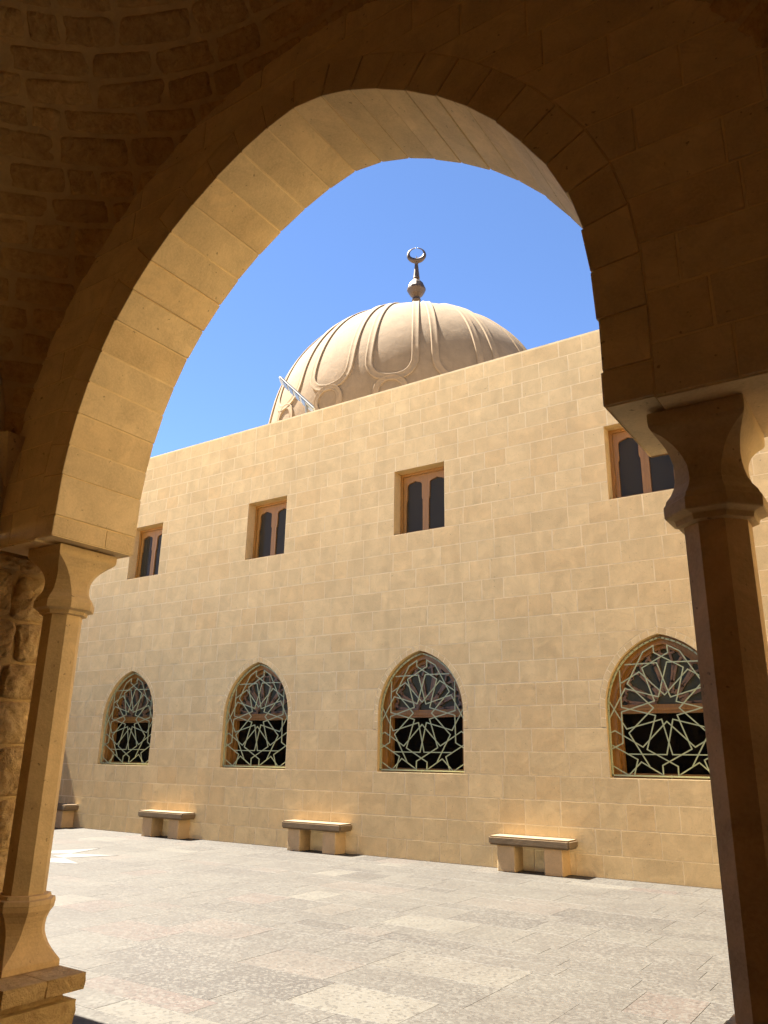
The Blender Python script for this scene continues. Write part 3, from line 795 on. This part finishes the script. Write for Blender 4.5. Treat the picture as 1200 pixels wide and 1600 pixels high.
# the flat bearing stones over the column heads
def bearing(x0, x1):
    bm = bmesh.new(); box(bm, x0, x1, AY0+.004, AY1-.004, 3.016, 3.26); bmesh.ops.bevel(bm, geom=bm.edges[:], offset=.004, segments=1, affect='EDGES'); bm_object('bearing_stone', bm, 'arcade', arc)
bearing(-5.42, -4.952); bearing(-.705, .05)
bm = bmesh.new(); box(bm, -5.42, GX1, AY0+.05, AY1-.05, 6.28, 6.40); bm_object('coping', bm, 'arcade', arc)
bm = bmesh.new(); box(bm, -5.42, GX1+.3, -3.0, AY0-.02, 7.6, 7.8); box(bm, -5.42, GX1+.3, AY0-.03, AY0-.01, 6.35, 7.6); bm_object('roof', bm, 'roof', arc)
bm = bmesh.new(); box(bm, -5.56, GX1+.3, -3.0, -2.55, 0, 7.6); box(bm, -5.56, -5.43, -2.55, AY0-.001, 3.12, 7.6); box(bm, -5.56, -5.43, AY0, AY1-.01, 3.12, 6.3); box(bm, EX, EX+.4, -2.55, AY0-.01, 0, 7.6); bm_object('rear_wall', bm, 'arcade', arc)
# corbel in the corner where the vault lands
V = [(-5.42, 3.0, 3.46), (-5.42, 3.0, 3.86), (-5.27, 3.0, 3.86), (-5.30, 3.0, 3.74), (-5.42, 2.80, 3.86), (-5.27, 2.86, 3.86)]
mesh_object('corbel', V, [(0, 3, 2, 1), (1, 2, 5, 4), (0, 4, 5, 3), (3, 5, 2), (0, 1, 4)], 'arcade', arc)

# --- side building left of the arcade (closes the gallery)
wing = thing('side_wing', 'rough stone building mass at the left end of the gallery', 'building', (-12, 1, 0))
bm = bmesh.new(); box(bm, GX0-.3, -5.47, -3.0, AY1, 0, 3.10); bm_object('wall_core', bm, 'rough_joint', wing)
rr_ = random.Random(4); z = 0; k = 0
while z < 3.0:
    h = rr_.uniform(.26, .36)
    if z+h > 2.9: h = 3.015-z
    yv = 1.2-rr_.uniform(0, .3)
    while yv < AY1-.02:
        w = rr_.uniform(.32, .55); w = min(w, AY1-yv)
        if AY1-(yv+w) < .15: w = AY1-yv
        v, f = rough_patch(EAST(-5.455), yv+.008, yv+w-.008, z+.008, z+h-.008, 26, 18, .026, k*1.37+.3, 11.)
        mesh_object('rough_stone', v, f, 'rough_light', wing, True); k += 1; yv += w
    z += h

wing2 = thing('side_wing', 'plain stone pier and building mass at the right end of the gallery', 'building', (3, 1, 0))
bm = bmesh.new(); box(bm, .05, GX1+.3, AY0+.06, AY1-.005, 0, 3.014); bm_object('pier', bm, 'arcade', wing2)
bm = bmesh.new(); box(bm, EX+.4, GX1+.3, -3.0, AY0+.05, 0, 6.40); bm_object('wall_core', bm, 'rough_joint', wing2)

# ================================================================== VAULT
vault = thing('vault', 'dark rough stone domed ceiling over the gallery bay', 'vault', (-2.65, .25, 3.4))
VC = Vector((-2.65, .25, 3.4)); VR = 3.89
def vsph(az, la, d, C=VC):
    a, l = rad(az), rad(la); r = VR-d
    return C+Vector((math.sin(a)*math.cos(l), math.cos(a)*math.cos(l), math.sin(l)))*r
def shell(C, name, parent):
    bm = bmesh.new(); NA, NL = 180, 46; rows = []
    for j in range(NL+1):
        la = 90*j/NL; rows.append([bm.verts.new(vsph(360*i/NA, la, .006*noise.noise(vsph(360*i/NA, la, 0)*6), C)) for i in range(NA)])
    for j in range(NL):
        for i in range(NA): bm.faces.new((rows[j][i], rows[j][(i+1) % NA], rows[j+1][(i+1) % NA], rows[j+1][i]))
    bmesh.ops.remove_doubles(bm, verts=bm.verts[:], dist=.0005)
    for co, no in (((0, AY0+.002, 0), (0, 1, 0)), ((0, C.y-2.75-.002, 0), (0, -1, 0)), ((C.x-2.75-.02, 0, 0), (-1, 0, 0)), ((C.x+2.75+.002, 0, 0), (1, 0, 0))):
        bmesh.ops.bisect_plane(bm, geom=bm.verts[:]+bm.edges[:]+bm.faces[:], plane_co=co, plane_no=no, clear_outer=True)
    return bm_object(name, bm, 'rough_joint', parent, True)
shell(VC, 'mortar', vault)
def clampv(p):
    return Vector((max(-5.42, min(.1, p[0])), max(-2.5, min(AY0+.003, p[1])), p[2]))
rv = random.Random(9); la = 1.0; k = 0; sv_ = []
while la < 86:
    dl = rv.uniform(2.5, 3.3)
    az = rv.uniform(0, 8); cl = math.cos(rad(la+dl/2))
    end = az+360
    while az < end-1:
        w = rv.uniform(3.2, 9.0)/max(cl, .12); w = min(w, end-az, 60)
        c = vsph(az+w/2, la+dl/2, 0)
        if -5.5 < c.x < .16 and -2.6 < c.y < AY0+.12:
            q = project(c); vis = q is not None and -30 < q[0] < 1230 and -60 < q[1] < 1000 and c.y > .2
            m = rv.uniform(.09, .15)
            mu = m/max(cl, .15)
            nu, nv = (18, 10) if vis else (3, 2)
            g = rough_patch(lambda u, v, d: vsph(u, v, d), az+mu, az+w-mu, la+m, la+dl-m, nu, nv, .011, k*.91+.17, .55, 0., clampv)
            if vis: mesh_object('rough_stone', g[0], g[1], 'rough', vault, True)
            else: sv_.append(g)
            k += 1
        az += w
    la += dl
V, Fc = join_geo(sv_); stuff(mesh_object('rough_stone', V, Fc, 'rough', vault, True))
vault2 = thing('vault', 'neighbouring domed ceiling over the next gallery bay to the right', 'vault', (2.85, .25, 3.4))
shell(VC+Vector((5.5, 0, 0)), 'mortar', vault2)
V2 = [Vector((p[0], p[1], p[2]))+Vector((5.5, 0, 0)) for p in V]; F2 = [f for f in Fc if all(V2[i].x < EX for i in f)]
stuff(mesh_object('rough_stone', V2, F2, 'rough', vault2, True))

# ================================================================== COLUMNS
def loft(sections, cx0, cy0):
    """stack of chamfered rectangles: (z, hx, hy, chamfer, dy)"""
    V = []; Fs = []
    for z, hx, hy, c, dy in sections:
        c = max(c, .0015)
        for x, y_ in ((hx-c, -hy), (hx, -hy+c), (hx, hy-c), (hx-c, hy), (-hx+c, hy), (-hx, hy-c), (-hx, -hy+c), (-hx+c, -hy)):
            V.append((cx0+x, cy0+dy+y_, z))
    for j in range(len(sections)-1):
        for i in range(8): a = j*8+i; b = j*8+(i+1) % 8; Fs.append((a, b, b+8, a+8))
    Fs.append(tuple(range(8))[::-1]); n = len(sections)-1; Fs.append(tuple(range(n*8, n*8+8)))
    return V, Fs
OC = .5858
def column(cx0, label, jx):
    cy0 = 3.36; t = thing('column', label, 'column', (cx0, cy0, 0), 'octagonal columns of the arcade')
    a = .123; o8 = lambda z, h: (z, h, h, h*OC, 0)
    v, f = loft([o8(.742, a), o8(.9, a), o8(1.6, a), o8(2.3, a), o8(2.552, a)], cx0, cy0); mesh_object('shaft', v, f, 'column', t)
    v, f = loft([o8(2.545, .135), o8(2.55, .150), o8(2.572, .154), o8(2.576, .160), o8(2.584, .188), o8(2.590, .192), o8(2.636, .192), o8(2.642, .188)], cx0, cy0); mesh_object('collar', v, f, 'column', t)
    cap = []
    for z, h, ch, ey in ((2.640, .186, 1, 0), (2.662, .180, 1, 0), (2.690, .160, 1, .0), (2.72, .146, .98, 0), (2.755, .137, .92, .004), (2.79, .133, .84, .008), (2.82, .134, .72, .012),
                      (2.85, .139, .58, .018), (2.88, .148, .42, .028), (2.905, .160, .27, .036), (2.925, .172, .13, .042), (2.94, .182, .02, .046), (2.955, .188, .0, .050), (2.975, .190, 0, .050), (3.012, .190, 0, .050), (3.0155, .186, 0, .05)):
        cap.append((z, h, h+ey, h*OC*ch, ey*.3))
    v, f = loft(cap, cx0, cy0); mesh_object('capital', v, f, 'column', t)
    v, f = loft([o8(.745, .13), o8(.742, .152), o8(.722, .158), o8(.716, .180), o8(.690, .186), o8(.684, .183)][::-1], cx0, cy0); mesh_object('base_collar', v, f, 'column', t)
    bs = []
    for z, h, ch, ey in ((.686, .184, 1, 0), (.655, .180, 1, 0), (.625, .160, 1, 0), (.59, .145, .96, 0), (.555, .137, .88, 0), (.52, .135, .78, .0), (.485, .138, .64, .003), (.45, .145, .48, .006),
                      (.42, .154, .32, .009), (.39, .166, .16, .012), (.365, .178, .03, .014), (.355, .182, 0, .015), (.318, .183, 0, .015)):
        bs.append((z, h, h+ey, h*OC*ch, 0))
    v, f = loft(bs[::-1], cx0, cy0); mesh_object('base', v, f, 'column', t)
    # rough plinth: overhanging slab stones on a recessed course
    def rbox(x0, x1, y0, y1, z0, z1, name, amp, seed):
        bm = bmesh.new(); box(bm, x0, x1, y0, y1, z0, z1)
        bmesh.ops.subdivide_edges(bm, edges=bm.edges[:], cuts=7, use_grid_fill=True)
        for vv in bm.verts:
            c = vv.co; dx = min(c.x-x0, x1-c.x); dy_ = min(c.y-y0, y1-c.y)
            if c.z > z1-.002: continue
            n_ = noise.noise(c*9+Vector((seed, 0, 0)))+.6*noise.noise(c*24)
            out = Vector((1 if x1-c.x < .001 else (-1 if c.x-x0 < .001 else 0), 1 if y1-c.y < .001 else (-1 if c.y-y0 < .001 else 0), 0))
            vv.co += out*amp*n_
        bm_object(name, bm, 'rough_light', t, True, 45)
    x0, x1, y0, y1 = cx0-.40, cx0+.44, 3.02, 3.57
    ym = 3.30
    rbox(x0, x1, y0, ym-.003, .222, .315, 'plinth_slab', .012, 1+jx); rbox(x0, x1, ym+.003, y1, .222, .315, 'plinth_slab', .012, 5+jx)
    rbox(x0+.09, x1-.10, y0+.02, y1-.07, .165, .223, 'plinth_neck', .012, 9+jx)
    rbox(x0+.03, x1-.04, y0+.01, y1-.02, .0, .165, 'plinth_foot', .016, 13+jx)
column(-5.03, 'octagonal sandstone column on a rough plinth, glowing golden at the left of the arch', 0)
column(-.593, 'dark octagonal column in shade at the right of the arch', 3)
